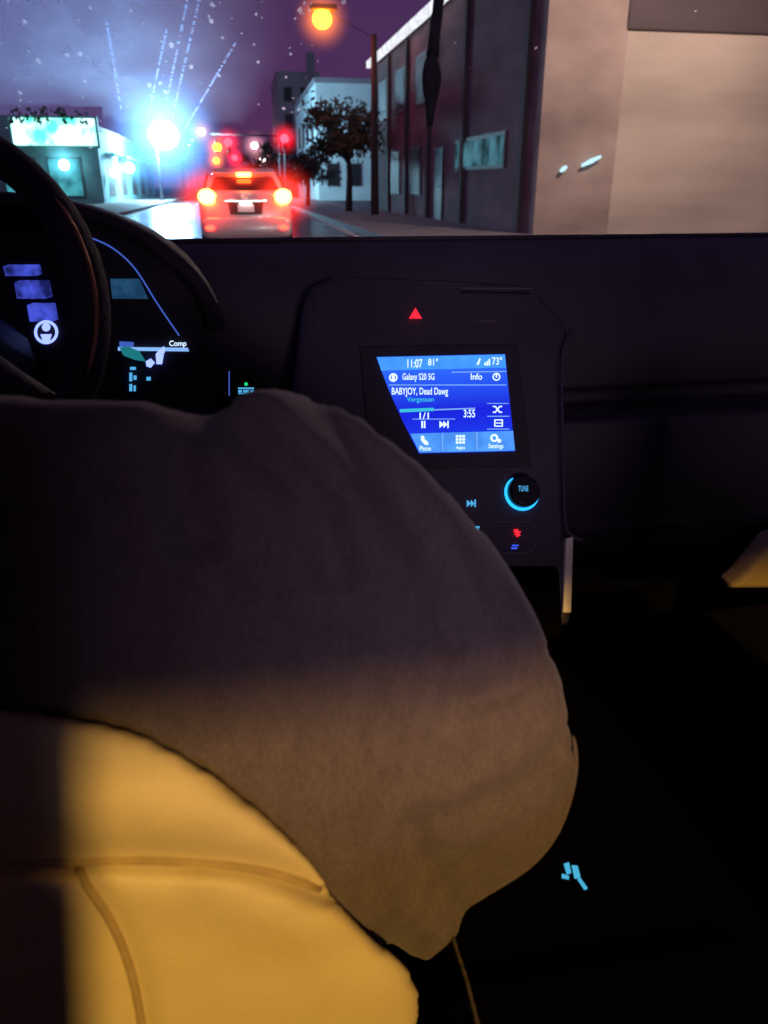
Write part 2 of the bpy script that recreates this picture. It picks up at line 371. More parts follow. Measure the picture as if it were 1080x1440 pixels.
# steering wheel
wc=Vector((-.342,.85,1.085)); wa=Vector((0,-.93,.37)).normalized(); wr=Vector((1,0,0)); wu=wr.cross(wa)*-1
if wu.z<0: wu=-wu
mb=MB(); mb.tube([wc+(wr*math.cos(2*pi*k/48)+wu*math.sin(2*pi*k/48))*.19 for k in range(48)],.0185,12,True)
whl=mb.build('steering_wheel',M_rim,car,smooth=True)
mb=MB(); mb.tube([wc+wa*.0165+(wr*math.cos(a)+wu*math.sin(a))*.197 for a in [math.radians(-22+5*k) for k in range(12)]],[.0006]+[.0022]*10+[.0006],6); mb.build('rim_glint',M_glint,whl,smooth=True)  # copper strip painted in for the orange light on the rim
mb=MB(); mb.ball(wc-wa*.02,(.075,.03,.06)); mb.build('hub',M_dash2,whl,smooth=True)
for a in (215,325,270):
    a=math.radians(a); dv=wr*math.cos(a)+wu*math.sin(a)
    mb=MB(); mb.tube([wc-wa*.02+dv*.05,wc-wa*.01+dv*.12,wc+dv*.18],[.024,.017,.014],8); mb.build('spoke',M_dash2,whl,smooth=True)
mb=MB(); mb.tube([wc-wa*.03,wc-wa*.28],[.05,.06],12); mb.build('column',M_dash2,whl,smooth=True)
mb=MB(); mb.tube([P(-40,345,1.44),P(-90,250,1.3),P(-160,120,1.05),P(-260,20,.85)],[.05,.045,.04,.04],12); mb.build('windshield_pillar',M_dash,car,smooth=True)
# film added on the windscreen's sky part to spread a haze round the lamps
WN=Vector((0,-.43,-.85)).normalized(); WP=Vector((0,1.48,1.06))
def wpl(px,py):
    d=ray(px,py); return CAM+d*((WP-CAM).dot(WN)/d.dot(WN))
def fixn(o):
    bm=bmesh.new(); bm.from_mesh(o.data); bm.normal_update()
    fl=[f for f in bm.faces if f.normal.dot(WN)<0]; bmesh.ops.reverse_faces(bm,faces=fl); bm.to_mesh(o.data); bm.free()
def refrn(nt,rough,ior,col=(1,1,1)):
    N=nt.nodes; geo=N.new('ShaderNodeNewGeometry'); r=N.new('ShaderNodeBsdfRefraction'); r.distribution='GGX'; r.inputs['Color'].default_value=c4(col)
    r.inputs['Roughness'].default_value=rough; r.inputs['IOR'].default_value=ior; L(nt,geo.outputs['Incoming'],r.inputs['Normal']); return r.outputs[0]
def scattermat(name,narrow,wide):
    m,nt,out=newmat(name); N=nt.nodes
    at_=N.new('ShaderNodeAttribute'); at_.attribute_name='film'
    tr=N.new('ShaderNodeBsdfTransparent'); cur=tr.outputs[0]
    tc=N.new('ShaderNodeTexCoord'); mp=N.new('ShaderNodeMapping'); mp.inputs['Scale'].default_value=(1,1,.3); mp.inputs['Rotation'].default_value=(0,.5,0); L(nt,tc.outputs['Object'],mp.inputs[0])
    nz=N.new('ShaderNodeTexNoise'); nz.inputs['Scale'].default_value=22; nz.inputs['Detail'].default_value=5; L(nt,mp.outputs[0],nz.inputs[0])
    mr=N.new('ShaderNodeMapRange'); mr.inputs[1].default_value=.3; mr.inputs[2].default_value=.7; mr.inputs[3].default_value=wide*.75; mr.inputs[4].default_value=wide*1.25; L(nt,nz.outputs['Fac'],mr.inputs[0])
    for f,sh in ((narrow,refrn(nt,.34,1.16)),(mr.outputs[0],refrn(nt,.66,1.46,(.66,.72,1)))):
        mx=N.new('ShaderNodeMixShader'); pr=N.new('ShaderNodeMath'); pr.operation='MULTIPLY'; L(nt,at_.outputs['Fac'],pr.inputs[0])
        if hasattr(f,'links'): L(nt,f,pr.inputs[1])
        else: pr.inputs[1].default_value=f
        L(nt,pr.outputs[0],mx.inputs[0]); L(nt,cur,mx.inputs[1]); L(nt,sh,mx.inputs[2]); cur=mx.outputs[0]
    L(nt,cur,out.inputs[0]); return m
mb=MB(); vid={}; pxs=[]
def gv(x,y):
    if (x,y) not in vid: vid[(x,y)]=len(mb.v); mb.v.append(wpl(x,y)); pxs.append((x,y))
    return vid[(x,y)]
def ymax(x): return 150 if x<136 else (176 if x<380 else (100 if x<436 else 0))
for x in range(-24,436,12):
    ym=ymax(x); y=-24
    while y<ym:
        y2=min(y+12,ym); mb.f.append([gv(x,y),gv(x,y2),gv(x+12,y2),gv(x+12,y)]); y+=12
fo=mb.build('haze_film',scattermat('lamp_haze',.012,.30),car,recalc=False)
ca=fo.data.attributes.new('film','FLOAT','POINT')
def sst(t): t=max(0,min(1,t)); return t*t*(3-2*t)
for i,(x,y) in enumerate(pxs):
    fx=sst((436-x)/290); yb=176-28*sst((190-x)/110)-70*sst((x-330)/70); fy=sst((yb-y)/50)
    ca.data[i].value=fx*(.3*(1 if y<yb-2 else 0)+.7*fy)
fixn(fo)
def speckmat(name,rough,ior,f0,col=(1,1,1)):
    m,nt,out=newmat(name); N=nt.nodes
    tr=N.new('ShaderNodeBsdfTransparent'); mx=N.new('ShaderNodeMixShader')
    tc=N.new('ShaderNodeTexCoord'); n=N.new('ShaderNodeTexNoise'); n.inputs['Scale'].default_value=300; L(nt,tc.outputs['Object'],n.inputs[0])
    mu=N.new('ShaderNodeMath'); mu.operation='MULTIPLY'; mu.inputs[1].default_value=f0; mu.use_clamp=True; L(nt,n.outputs['Fac'],mu.inputs[0])
    L(nt,mu.outputs[0],mx.inputs[0]); L(nt,tr.outputs[0],mx.inputs[1]); L(nt,refrn(nt,rough,ior,col),mx.inputs[2])
    L(nt,mx.outputs[0],out.inputs[0]); return m
tx=Vector((1,0,0)); ty=Vector((0,-.89,.45))
mb=MB()
for k in range(95):
    px=random.uniform(0,470) if random.random()<.85 else random.uniform(470,1080); py=random.random()**1.5*220
    c=wpl(px,py)+WN*.001; s_=random.choice((.0007,.0008,.0010,.0013,.0018,.0026)); n_=random.randint(5,7); a0=random.uniform(0,6)
    mb.face([c+(tx*math.cos(a0+2*pi*i/n_)+ty*math.sin(a0+2*pi*i/n_)*random.uniform(.8,2.4))*s_ for i in range(n_)])
fo=mb.build('windscreen_specks',speckmat('dried_drops',.74,1.45,.8),car,recalc=False); fixn(fo); props(fo,kind='stuff')
# rows of tiny bluish dots imitating the light streaks above the lamps
mb=MB()
for (xa,ya,xb,yb) in ((228,172,264,-6),(241,168,281,-6),(208,164,234,40),(262,176,330,60),(170,150,150,30)):
    n_=46
    for k in range(n_):
        if random.random()<.12: continue
        t=k/(n_-1)+random.uniform(-.006,.006); px=xa+(xb-xa)*t; py=ya+(yb-ya)*t; c=wpl(px,py)+WN*.0015
        dv=(wpl(xb,yb)-wpl(xa,ya)).normalized(); sd=dv.cross(WN); a_=.0018*random.uniform(.6,1.2); b_=.0013*random.uniform(.6,1.2)
        mb.face([c-dv*a_-sd*b_,c+dv*a_-sd*b_,c+dv*a_+sd*b_,c-dv*a_+sd*b_])
fo=mb.build('streak_dots',speckmat('light_streak',.64,1.5,1.1,(.5,.62,1)),car,recalc=False); fixn(fo); props(fo,kind='stuff')
MB().box((-.82,-.95,1.60),(1.0,.62,1.63)).build('roof_light_stop',M_head,car,bevel=.01)  # unseen roof panel, added to cut the light from above and behind
MB().box((-.82,-.97,1.555),(1.0,-.93,1.63)).build('rear_light_stop',M_head,car,bevel=.005)  # unseen bar, set to give the rear light its upper cutoff
mir=MB().box((.27,.74,1.405),(.53,.765,1.47)).build('rear_view_mirror',M_gloss,car,bevel=.012)
MB().tube([(.4,.765,1.45),(.4,.80,1.6)],.008).build('mirror_stem',M_gloss,mir,smooth=True)
MB().box((-.8,-.6,.24),(1.0,1.5,.26)).build('floor_carpet',M_carpet,car)
ddp=MB().box((-.82,-.9,.28),(-.79,1.2,1.08)).build('driver_door_panel',M_cons,car,bevel=.01)  # unseen door, added to block sky light from the left
MB().box((-.815,-.88,1.085),(-.805,.62,1.59)).build('side_light_stop',M_gloss,ddp)  # opaque unseen pane, added to keep skylight off the shirt
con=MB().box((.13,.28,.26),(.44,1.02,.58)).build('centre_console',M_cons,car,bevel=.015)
MB().box((.12,-.05,.3),(.40,.42,.60)).build('armrest',M_cons,con,bevel=.02)
def zflat(name,polys,z,m,parent,th=.0015):
    mb=MB()
    for pl in polys: mb.prism([PZW(x,y,z) for x,y in pl],(0,0,th))
    return mb.build(name,m,parent)
zflat('console_icon',[[(793,1216),(800,1214),(803,1228),(797,1230)],[(804,1218),(812,1219),(816,1234),(808,1236)],[(790,1230),(800,1233),(800,1237),(790,1235)],[(812,1237),(816,1236),(826,1250),(822,1252)]],.581,ic('console_led',(.08,.5,.8),.9),con)
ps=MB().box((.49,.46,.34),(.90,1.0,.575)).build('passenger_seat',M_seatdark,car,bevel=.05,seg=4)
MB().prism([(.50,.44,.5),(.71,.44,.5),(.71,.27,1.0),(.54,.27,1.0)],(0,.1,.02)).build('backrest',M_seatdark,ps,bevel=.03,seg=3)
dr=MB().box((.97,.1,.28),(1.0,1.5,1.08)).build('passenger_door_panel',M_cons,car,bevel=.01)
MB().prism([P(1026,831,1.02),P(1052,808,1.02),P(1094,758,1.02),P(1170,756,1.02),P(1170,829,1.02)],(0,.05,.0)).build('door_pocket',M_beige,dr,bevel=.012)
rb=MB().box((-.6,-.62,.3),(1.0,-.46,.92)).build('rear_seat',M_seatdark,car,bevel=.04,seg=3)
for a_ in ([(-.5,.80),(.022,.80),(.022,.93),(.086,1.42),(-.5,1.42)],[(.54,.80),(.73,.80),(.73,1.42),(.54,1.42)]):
    MB().prism([(x,-.50,z) for x,z in a_],(0,.10,0)).build('headrest',M_seatdark,rb,bevel=.02,seg=3)  # unseen, outlines shaped to cut the light reaching the front seat
# driver seat
YS=.40
def W(px,py,Y):
    p=P(px,py,Y); return (p.x,p.z)
right=[W(x,y,YS) for x,y in [(-90,992),(0,996),(90,1008),(160,1020),(230,1045),(330,1108),(430,1198),(470,1256),(520,1312),(566,1352),(586,1384),(590,1420),(580,1480)]]
cx=-.30
right+= [(right[-1][0]-.02,.45),(right[-1][0]-.05,.36)]
seat_o=right+[(2*cx-x,z) for x,z in right[::-1]]
seat_o=catmull(seat_o,5)
seam1=[W(x,y,YS) for x,y in catmull([(-60,1222),(40,1218),(110,1213),(200,1211),(300,1216),(380,1228),(462,1254)],4,False)]
seam2=[W(x,y,YS) for x,y in catmull([(120,1225),(158,1275),(182,1325),(200,1385),(214,1470)],4,False)]
def sbase(x,z):
    a=segd(x,z,seam1,False); b=segd(x,z,seam2,False)
    e=-.020*math.exp(-(a/.012)**2)-.010*math.exp(-(b/.011)**2)
    return e+.006*math.exp(-((a-.035)/.022)**2)+.003*noise.noise(Vector((x*8,z*8,3)))
def sdisp(x,z,d):
    a=segd(x,z,seam1,False)
    return sbase(x,z)+.0015*noise.noise(Vector((x*25,z*25,7)))+.004*noise.noise(Vector((x*50,z*20,9)))*math.exp(-((a-.018)/.012)**2)
ctr=(Vector((0,.4,.7))-CAM).normalized()
mb=inflate(seat_o,YS,.0075,.04,.05,.06,ctr,sdisp)
st=mb.build('driver_seat',M_seat,car,smooth=True,sub=1)
for sm,rad_ in ((seam1,.0042),(seam2,.0032)):
    q=[]
    for x,z in sm:
        if inside(x,z,seat_o):
            d=segd(x,z,seat_o)
            if d>.006: q.append(Vector((x,YS,z))-ctr*(.04*hdome(d,.06)+sbase(x,z)+.0006))
    MB().tube(q,rad_,8).build('seam',M_crease,st,smooth=True)  # darker tube painted in for the shade of the seam crease
MB().box((-.43,.36,1.0),(-.22,.45,1.2)).build('headrest',M_seat,st,bevel=.04,seg=4)
MB().box((-.55,.42,.36),(-.04,.98,.5)).build('cushion',M_seat,st,bevel=.04,seg=4)
# ================================================================== DRIVER
person=thing('person',(-.27,.55,.5),'driver in a grey heather shirt leaning an elbow out over the console','person')
def skin(name,verts,edges,root,m,parent,sub=2):
    me=D.meshes.new(name); off=ORG[parent]
    me.from_pydata([tuple(Vector(v[:3])-off) for v in verts],edges,[])
    o=D.objects.new(name,me); COL.objects.link(o)
    o.modifiers.new('sk','SKIN'); s=o.modifiers.new('ss','SUBSURF'); s.levels=sub; s.render_levels=sub
    for i,v in enumerate(verts):
        r=v[3]; me.skin_vertices[0].data[i].radius=(r,r); me.skin_vertices[0].data[i].use_root=(i==root)
    dg=bpy.context.evaluated_depsgraph_get(); dg.update()
    m2=D.meshes.new_from_object(o.evaluated_get(dg)); D.objects.remove(o)
    m2.materials.clear(); m2.materials.append(m); m2.polygons.foreach_set('use_smooth',[True]*len(m2.polygons))
    q=D.objects.new(name,m2); COL.objects.link(q); q.parent=parent; ORG[q]=off; return q
V=[(-.27,.50,.50,.12),(-.27,.51,.72,.10),(-.26,.52,.93,.085),(-.285,.53,1.06,.05),(-.305,.54,1.12,.05),(-.31,.555,1.19,.075),(-.31,.56,1.27,.085),(-.31,.555,1.33,.055),(-.31,.65,1.205,.014)]
E=[(0,1),(1,2),(2,3),(3,4),(4,5),(5,6),(6,7),(5,8)]
def chain(frm,pts):
    for p in pts:
        V.append(p); E.append((frm,len(V)-1)); frm=len(V)-1
    return frm
h=chain(2,[(-.08,.52,.97,.05),(.03,.52,.88,.045),(.11,.53,.80,.04),(.0,.68,.85,.036),(-.16,.78,.88,.026),(-.21,.815,.90,.026)])
def fingers(h,base,dirs):
    for dv in dirs:
        b=Vector(base); chain(h,[tuple(b+Vector(dv[0]))+(.010,),tuple(b+Vector(dv[1]))+(.009,),tuple(b+Vector(dv[2]))+(.008,)])
fingers(h,(-.21,.815,.90),[((-.03+.02*k,.03,.02-.015*k),(-.035+.02*k,.055,.01-.015*k),(-.02+.02*k,.06,-.015-.012*k)) for k in range(4)]+[((.0,.0,.035),(-.01,.02,.055),(-.02,.035,.06))])
h=chain(2,[(-.44,.53,.97,.055),(-.53,.58,.86,.05),(-.57,.64,.79,.042),(-.55,.75,.95,.034),(-.535,.815,1.06,.026),(-.535,.825,1.09,.026)])
fingers(h,(-.535,.825,1.09),[((-.01,.03,-.02+.018*k),(.0,.055,-.02+.018*k),(.02,.05,-.02+.018*k)) for k in range(4)]+[((.03,.0,.01),(.045,.015,.03),(.05,.03,.05))])
chain(0,[(-.17,.60,.50,.085),(-.15,.92,.56,.06),(-.14,1.06,.36,.045),(-.14,1.14,.30,.035),(-.14,1.26,.29,.03)])
chain(0,[(-.37,.60,.50,.085),(-.42,.92,.56,.06),(-.43,1.06,.36,.045),(-.43,1.14,.30,.035),(-.43,1.26,.29,.03)])
skin('body',V,E,0,M_skin,person)
V2=[(-.27,.52,.48,.13),(-.17,.60,.50,.095),(-.15,.92,.56,.072),(-.14,1.06,.36,.056),(-.37,.60,.50,.095),(-.42,.92,.56,.072),(-.43,1.06,.36,.056)]
skin('trousers',V2,[(0,1),(1,2),(2,3),(0,4),(4,5),(5,6)],0,M_jean,person)
MB().ball((-.31,.535,1.29),(.092,.10,.085),20,12).build('hair',M_hair,person,smooth=True)
YP=.475
so=[W(x,y,YP) for x,y in [(-30,556),(60,560),(150,562),(215,568),(262,578),(292,584),(312,574),(335,560),(370,549),(402,546),(432,556),(462,568),(500,584),(530,606),(600,662),(660,725),(720,802),(765,890),(790,965),(804,1040),(803,1092),(782,1160),(740,1213),(668,1262),(644,1303),(608,1341),(584,1346),(545,1326),(515,1340),(490,1450)]]
so+=[(-.03,.46),(-.27,.43),(-.50,.46),(-.54,.62),(-.60,.72),(-.66,.80),(-.58,.95),(-.50,1.04),(-.42,1.085),(-.36,1.105),(-.30,1.095),(-.24,1.10)]
so=catmull(so,5)
A=W(520,1250,YP)
folds=[[W(x,y,YP) for x,y in f] for f in ([(300,590),(360,640),(430,720),(470,820)],[(280,590),(270,680),(300,780)],[(420,560),(500,650),(580,780),(610,900)],[(640,1270),(600,1220),(560,1130)],[(790,1010),(720,1080),(600,1120)],[(760,900),(700,960),(620,980)])]
hemline=[W(x,y,YP) for x,y in [(772,1040),(768,1086),(748,1140),(712,1184),(655,1224)]]
def pdisp(x,z,d):
    e=.008*noise.noise(Vector((x*7,z*7,1)))+.004*noise.noise(Vector((x*16+z*6,z*9,5)))
    u=(x-A[0])*.86+(z-A[1])*-.5
    e+=.0025*math.sin(u*80+3*noise.noise(Vector((x*5,z*5,0))))*max(0,min(1,(.92-z)/.2))
    for f in folds:
        a=segd(x,z,f,False); e+=-.008*math.exp(-(a/.012)**2)+.005*math.exp(-((a-.024)/.015)**2)
    a=segd(x,z,hemline,False); e-=.006*math.exp(-(a/.007)**2)
    return e
pdir=(Vector((.03,.5,.87))-CAM).normalized()
mb=inflate(so,YP,.009,.085,.16,.19,pdir,pdisp)
sh=mb.build('shirt',M_shirt,person,smooth=True,sub=1)
hp=catmull([(793,1030),(791,1088),(770,1150),(731,1200),(672,1241)],8,False)
q=[]
for x,y in hp:
    a=W(x,y,YP); d=segd(a[0],a[1],so); q.append(Vector((a[0],YP,a[1]))-pdir*(.085*hdome(d,.19)+pdisp(a[0],a[1],d)*.5+.0005))
MB().tube(q,[.0004+.0024*math.sin(pi*i/(len(q)-1))**.4 for i in range(len(q))],8).build('sleeve_hem',M_shirt,sh,smooth=True)
# ================================================================== loose things in the car
orn=thing('hanging_ornament',P(615,-30,.80),'dark tassel ornament hanging from the mirror in front of the windscreen','ornament')
oc=[P(620,-64,.79),P(617,0,.79),P(612,50,.79),P(608,80,.79)]
MB().tube(oc,[.004,.005,.005,.006],8).build('cord',M_tassel,orn,smooth=True)
bd=[(608,74,5),(607,88,11),(607,100,14),(607,112,15),(606,128,13),(606,145,9),(605,160,7),(605,178,4)]
MB().tube([P(x,y,.79) for x,y,r in bd],[r*.79/1080*.85 for x,y,r in bd],12).build('tassel',M_tassel,orn,smooth=True)
cb=MB(); cpts=[PZW(x,y,.61) for x,y in catmull([(634,1308),(642,1335),(655,1375),(668,1425),(682,1480)],6,False)]
cb.tube(cpts,[.0012+.0006*(i%2) for i in range(len(cpts))],8)
props(cb.build('charging_cable',M_cable,None,smooth=True),'thin braided cable lying on the dark armrest beside the cream seat','cable')
# ================================================================== STREET
M_ground=mat('ground',(.05,.045,.045),.9,0,.3,.5)
M_asph=mat('wet_asphalt',(.05,.048,.052),.24,0,.35,1.2,.25,30)
M_walk=mat('pavement',(.22,.2,.19),.6,0,.25,1.5,.3,40)
M_white=mat('road_paint',(.75,.75,.72),.5,0,.15,3)
struct('ground',MB().face([(-500,-60,-.004),(500,-60,-.004),(500,700,-.004),(-500,700,-.004)]),M_ground)
struct('road',MB().face([(-5,-40,.004),(3.4,-40,.004),(3.4,600,.004),(-5,600,.004)]),M_asph)
struct('pavement_right',MB().box((3.4,-40,0),(7,300,.13)),M_walk)
struct('pavement_left',MB().box((-9,-40,0),(-5,300,.13)),M_walk)
mb=MB()
for y in range(4,140,6): mb.face([(-1.72,y,.010),(-1.58,y,.010),(-1.58,y+3.2,.010),(-1.72,y+3.2,.010)])
mb.face([(-4.7,4,.010),(-4.58,4,.010),(-4.58,60,.010),(-4.7,60,.010)])
mb.face([(3.0,4,.010),(3.12,4,.010),(3.12,60,.010),(3.0,60,.010)])
for k in range(9): mb.face([(-4.6+.9*k,60,.010),(-4.15+.9*k,60,.010),(-4.15+.9*k,63,.010),(-4.6+.9*k,63,.010)])
struct('road_marking',mb,M_white)
M_pole=mat('pole_metal',(.12,.12,.13),.5,.4,.2,6); M_wood=mat('pole_wood',(.10,.07,.055),.85,0,.35,4,.4,30,(1,1,.1))
def lamp(name,base,top,head,label,e,r,pm,cat='street lamp',group=None,polr=.09,armr=.04,halo=None):
    t=thing(name,base,label,cat,group); b=Vector(base); top=Vector(top); head=Vector(head)
    MB().tube([b,b+(top-b)*.5,top],[polr*1.25,polr,polr*.8],12).build('pole',pm,t,smooth=True)
    mid=(top*.5+head*.5)+Vector((0,0,.12)); q=head+Vector((0,0,r*.75))
    MB().tube([top-Vector((0,0,.15)),mid,q],armr,8).build('arm',M_pole,t,smooth=True)
    dv=(head-top); dv.z=0; dv=dv.normalized() if dv.length>.01 else Vector((1,0,0)); sd=Vector((-dv.y,dv.x,0)); w=min(r,.4)
    MB().prism([q-dv*w*1.5-sd*w,q+dv*w*1.3-sd*w*.8,q+dv*w*1.3+sd*w*.8,q-dv*w*1.5+sd*w],(0,0,w*.5)).build('lamp_head',M_pole,t,bevel=w*.15)
    ln=MB().ball(head,(r,r,r*.9),16,10).build('lens',e,t,smooth=True)
    if halo: MB().ball(head,halo[0],24,16).build('painted_glow',glow_volume(name+'_mist',halo[1],halo[2]),ln,smooth=True)  # emissive ball added as the glow round the lamp
    return t
at=P
h=at(230,190,70); lamp('street_lamp',(-5.9,70.5,.13),(-5.9,70.5,h.z+.2),h,'brightest blue white street lamp in front of the low shop on the left',emit('led_lamp',(.40,.78,1),270),1.15,M_pole,halo=(5.8,(.12,.38,1),2.6))
h=at(283,185,122); lamp('street_lamp',(h.x-1.9,122,.13),(h.x-1.9,122,h.z-.2),h,'thin street lamp with a small warm lamp just right of the brightest lamp',emit('led_lamp_warm',(1,.65,.25),20),.5,M_pole,halo=(2.4,(1,.4,.2),1.0))
h=at(358,205,150); lamp('street_lamp',(h.x+1.2,150,.13),(h.x+1.2,150,h.z-.1),h,'small white street lamp far down the road above the car ahead',emit('lamp_white',(1,.9,.9),40),.55,M_pole,halo=(3.0,(1,.4,.5),1.0))
h=at(369,224,190); lamp('street_lamp',(h.x+1.2,190,.13),(h.x+1.2,190,h.z-.1),h,'farthest tiny street lamp low above the right side of the car ahead',emit('lamp_far',(1,.8,.7),30),.6,M_pole,halo=(3.2,(1,.3,.3),1.0))
h=at(453,27,33.5); q=at(526,48,33.5)
lamp('utility_pole',(q.x,q.y,.13),(q.x,q.y,q.z),h,'wooden utility pole carrying a glowing orange lamp on a long arm',emit('sodium_lamp',(1,.15,.006),30),.36,M_wood,'utility pole',None,.14,.016,halo=(1.3,(1,.2,.02),3.6))
lamp('street_lamp',(9.6,12,.13),(9.6,12,6.6),(8.9,13,6.4),'unseen lamp added out of view to light the beige wall on the right',emit('lamp_pale',(1,.76,.63),1350),.2,M_pole)  # off-view lamp, added to brighten the end wall
M_sig=mat('signal_housing',(.03,.03,.025),.5,0,.2,8)
E_sr=emit('signal_red',(1,.008,.014),26); E_sa=emit('signal_amber',(1,.19,.006),16); M_lensoff=mat('lens_dark',(.03,.03,.03),.3)
H_sr=glow_volume('red_glow',(1,.01,.03),3.4); H_sa=glow_volume('amber_glow',(1,.15,.01),3.0)  # painted glow round the lit signal lenses
def head(c,parent,lit,e,hm,sc=1):
    c=Vector(c); hb=MB().box((c.x-.18,c.y,c.z-.8),(c.x+.18,c.y+.25,c.z+.25)).build('signal_head',M_sig,parent,bevel=.03)
    for k in range(3):
        cc=c-Vector((0,.02,.34*k)); on=(k==lit)
        MB().ball(cc,(.34*sc if on else .12,.06,.34*sc if on else .12),12,8).build('lens',e if on else M_lensoff,hb,smooth=True)
        if on: MB().ball(cc,1.5*sc,20,12).build('painted_glow',hm,hb,smooth=True)
a1=at(321,200,70); a2=at(305,207,70); a3=at(400,195,66)
t=thing('traffic_signal',(3.9,70.4,.13),'overhead traffic signal on a mast arm with red and amber lights','traffic signal')
MB().tube([(3.9,70.4,.13),(3.9,70.4,a1.z+.7)],[.13,.09],10).build('pole',M_pole,t,smooth=True)
MB().tube([(3.9,70.4,a1.z+.5),(a2.x-.4,70.4,a1.z+.6)],[.08,.05],10).build('arm',M_pole,t,smooth=True)
head(a1,t,0,E_sr,H_sr); head((a2.x,70,a2.z+.34),t,1,E_sa,H_sa)
t=thing('traffic_signal',(a3.x,66.3,.13),'post mounted red traffic signal in front of the white building','traffic signal')
MB().tube([(a3.x,66.36,.13),(a3.x,66.36,a3.z+.4)],.07,10).build('pole',M_pole,t,smooth=True); head(a3,t,0,E_sr,H_sr)
b1=at(330,222,135); b2=at(304,226,135)
t=thing('traffic_signal',(-5.6,135.4,.13),'farther traffic signal just above the roof of the car ahead','traffic signal')
MB().tube([(-5.6,135.4,.13),(-5.6,135.4,b1.z+.7)],[.13,.09],10).build('pole',M_pole,t,smooth=True)
MB().tube([(-5.6,135.4,b1.z+.5),(b1.x+.4,135.4,b1.z+.6)],[.08,.05],10).build('arm',M_pole,t,smooth=True)
head((b1.x,135,b1.z),t,0,E_sr,H_sr,1.4); head((b2.x,135,b2.z+.34),t,1,E_sa,H_sa,1.4)
# ---------------------------------------------------------------- car ahead
M_paint=mat('silver_paint',(.50,.45,.47),.35,.15,.06,12,coat=.6); M_glass=mat('tinted_glass',(.012,.012,.016),.08,0,.1,3)
M_black=mat('bumper_plastic',(.02,.02,.022),.6,0,.2,20); M_tyre=mat('tyre',(.015,.015,.015),.9,0,.2,20); M_chrome=mat('chrome',(.7,.7,.7),.15,1,.05,10); M_plate=mat('plate_white',(.8,.8,.78),.5,0,.08,20)
E_brake=emit('brake_light',(1,.075,.009),100); E_brake2=emit('reflector_glow',(1,.02,.012),16); E_platel=emit('plate_lamp',(1,.9,.8),25); E_lensr=emit('tail_lens_lit',(1,.012,.012),2.0,.3,12)
H_br=glow_volume('brake_glow',(1,.03,.010),14)  # red glow painted round the brake lights
Y0=16.0; X0=at(345,280,Y0).x
suv=thing('compact_suv',(X0,Y0,0),'silver compact suv stopped ahead with its red brake lights lit','car')
def LP(x,y,z): return Vector((X0+x,Y0+y,z))
def ring(y,w,z0,z1,rnd=.14,n=7):
    pts=[]
    for cxs,czs,a0 in ((1,1,0),(-1,1,90),(-1,-1,180),(1,-1,270)):
        ccx=cxs*(w-rnd); ccz=(z1-rnd) if czs>0 else (z0+rnd)
        for k in range(n):
            a=math.radians(a0+90*k/(n-1)); pts.append(LP(ccx+rnd*math.cos(a),y,ccz+rnd*math.sin(a)))
    return pts
mb=MB(); mb.loft([ring(.02,.74,.40,1.04,.1),ring(.06,.82,.32,1.10,.14),ring(.2,.875,.28,1.13,.16),ring(.7,.90,.24,1.12,.16),ring(2.0,.90,.22,1.06,.16),ring(3.1,.89,.24,1.02,.16),ring(3.9,.86,.28,.9,.16),ring(4.15,.74,.34,.78,.14)])
body=mb.build('body',M_paint,suv,smooth=True)
def trap(y,w0,z0,w1,z1):
    r=.11; return [LP(w0,y,z0),LP(w1+r*.35,y,z1-r),LP(w1+r*.05,y,z1-r*.35),LP(w1-r,y,z1),LP(-w1+r,y,z1),LP(-w1-r*.05,y,z1-r*.35),LP(-w1-r*.35,y,z1-r),LP(-w0,y,z0)]
mb=MB(); mb.loft([trap(.16,.80,.98,.76,1.11),trap(.33,.80,.98,.66,1.36),trap(.46,.80,.98,.60,1.47),trap(1.2,.80,.98,.60,1.53),trap(2.1,.80,.98,.59,1.49),trap(2.9,.80,.98,.72,1.06)])
mb.build('cabin',M_paint,suv,smooth=False,bevel=.02)
MB().prism([LP(-.66,.145,1.13),LP(.66,.145,1.13),LP(.55,.315,1.36),LP(-.55,.315,1.36)],(0,.03,.01)).build('rear_window',M_glass,suv,bevel=.01)
for sx in (-1,1):
    MB().prism([LP(sx*.785,.6,1.1),LP(sx*.785,2.7,1.08),LP(sx*.66,2.05,1.42),LP(sx*.66,.75,1.43)],(sx*.035,0,.01)).build('side_window',M_glass,suv)
MB().prism([LP(-.6,.24,1.42),LP(.6,.24,1.42),LP(.58,.5,1.49),LP(-.58,.5,1.49)],(0,0,.03)).build('spoiler',M_paint,suv,bevel=.012)
tb=MB().box(tuple(LP(-.13,.20,1.37)),tuple(LP(.13,.26,1.44))).build('third_brake_light',E_brake,suv,bevel=.008)
MB().ball(LP(0,.2,1.405),(.55,.3,.36),20,12).build('painted_glow',glow_volume('brake_glow_small',(1,.035,.012),14),tb,smooth=True)
for sx in (-1,1):
    hl=MB().prism([LP(sx*.54,.045,.96),LP(sx*.83,.11,.94),LP(sx*.88,.15,1.07),LP(sx*.82,.09,1.12),LP(sx*.58,.04,1.06)],(0,-.05,0)).build('tail_light',E_lensr,suv,bevel=.01)
    MB().ball(LP(sx*.715,-.01,1.02),(.16,.06,.135),14,8).build('brake_lamp',E_brake,hl,smooth=True)
    MB().ball(LP(sx*.715,-.06,1.02),(.80,.55,.76),20,12).build('painted_glow',H_br,hl,smooth=True)
    MB().ball(LP(sx*.70,-.02,.47),(.09,.05,.05),12,8).build('bumper_reflector',E_brake2,suv,smooth=True)  # bumper reflector, its red shine painted as emission
    MB().ball(LP(sx*.97,2.75,1.08),(.10,.07,.07),12,8).build('wing_mirror',M_paint,suv,smooth=True)
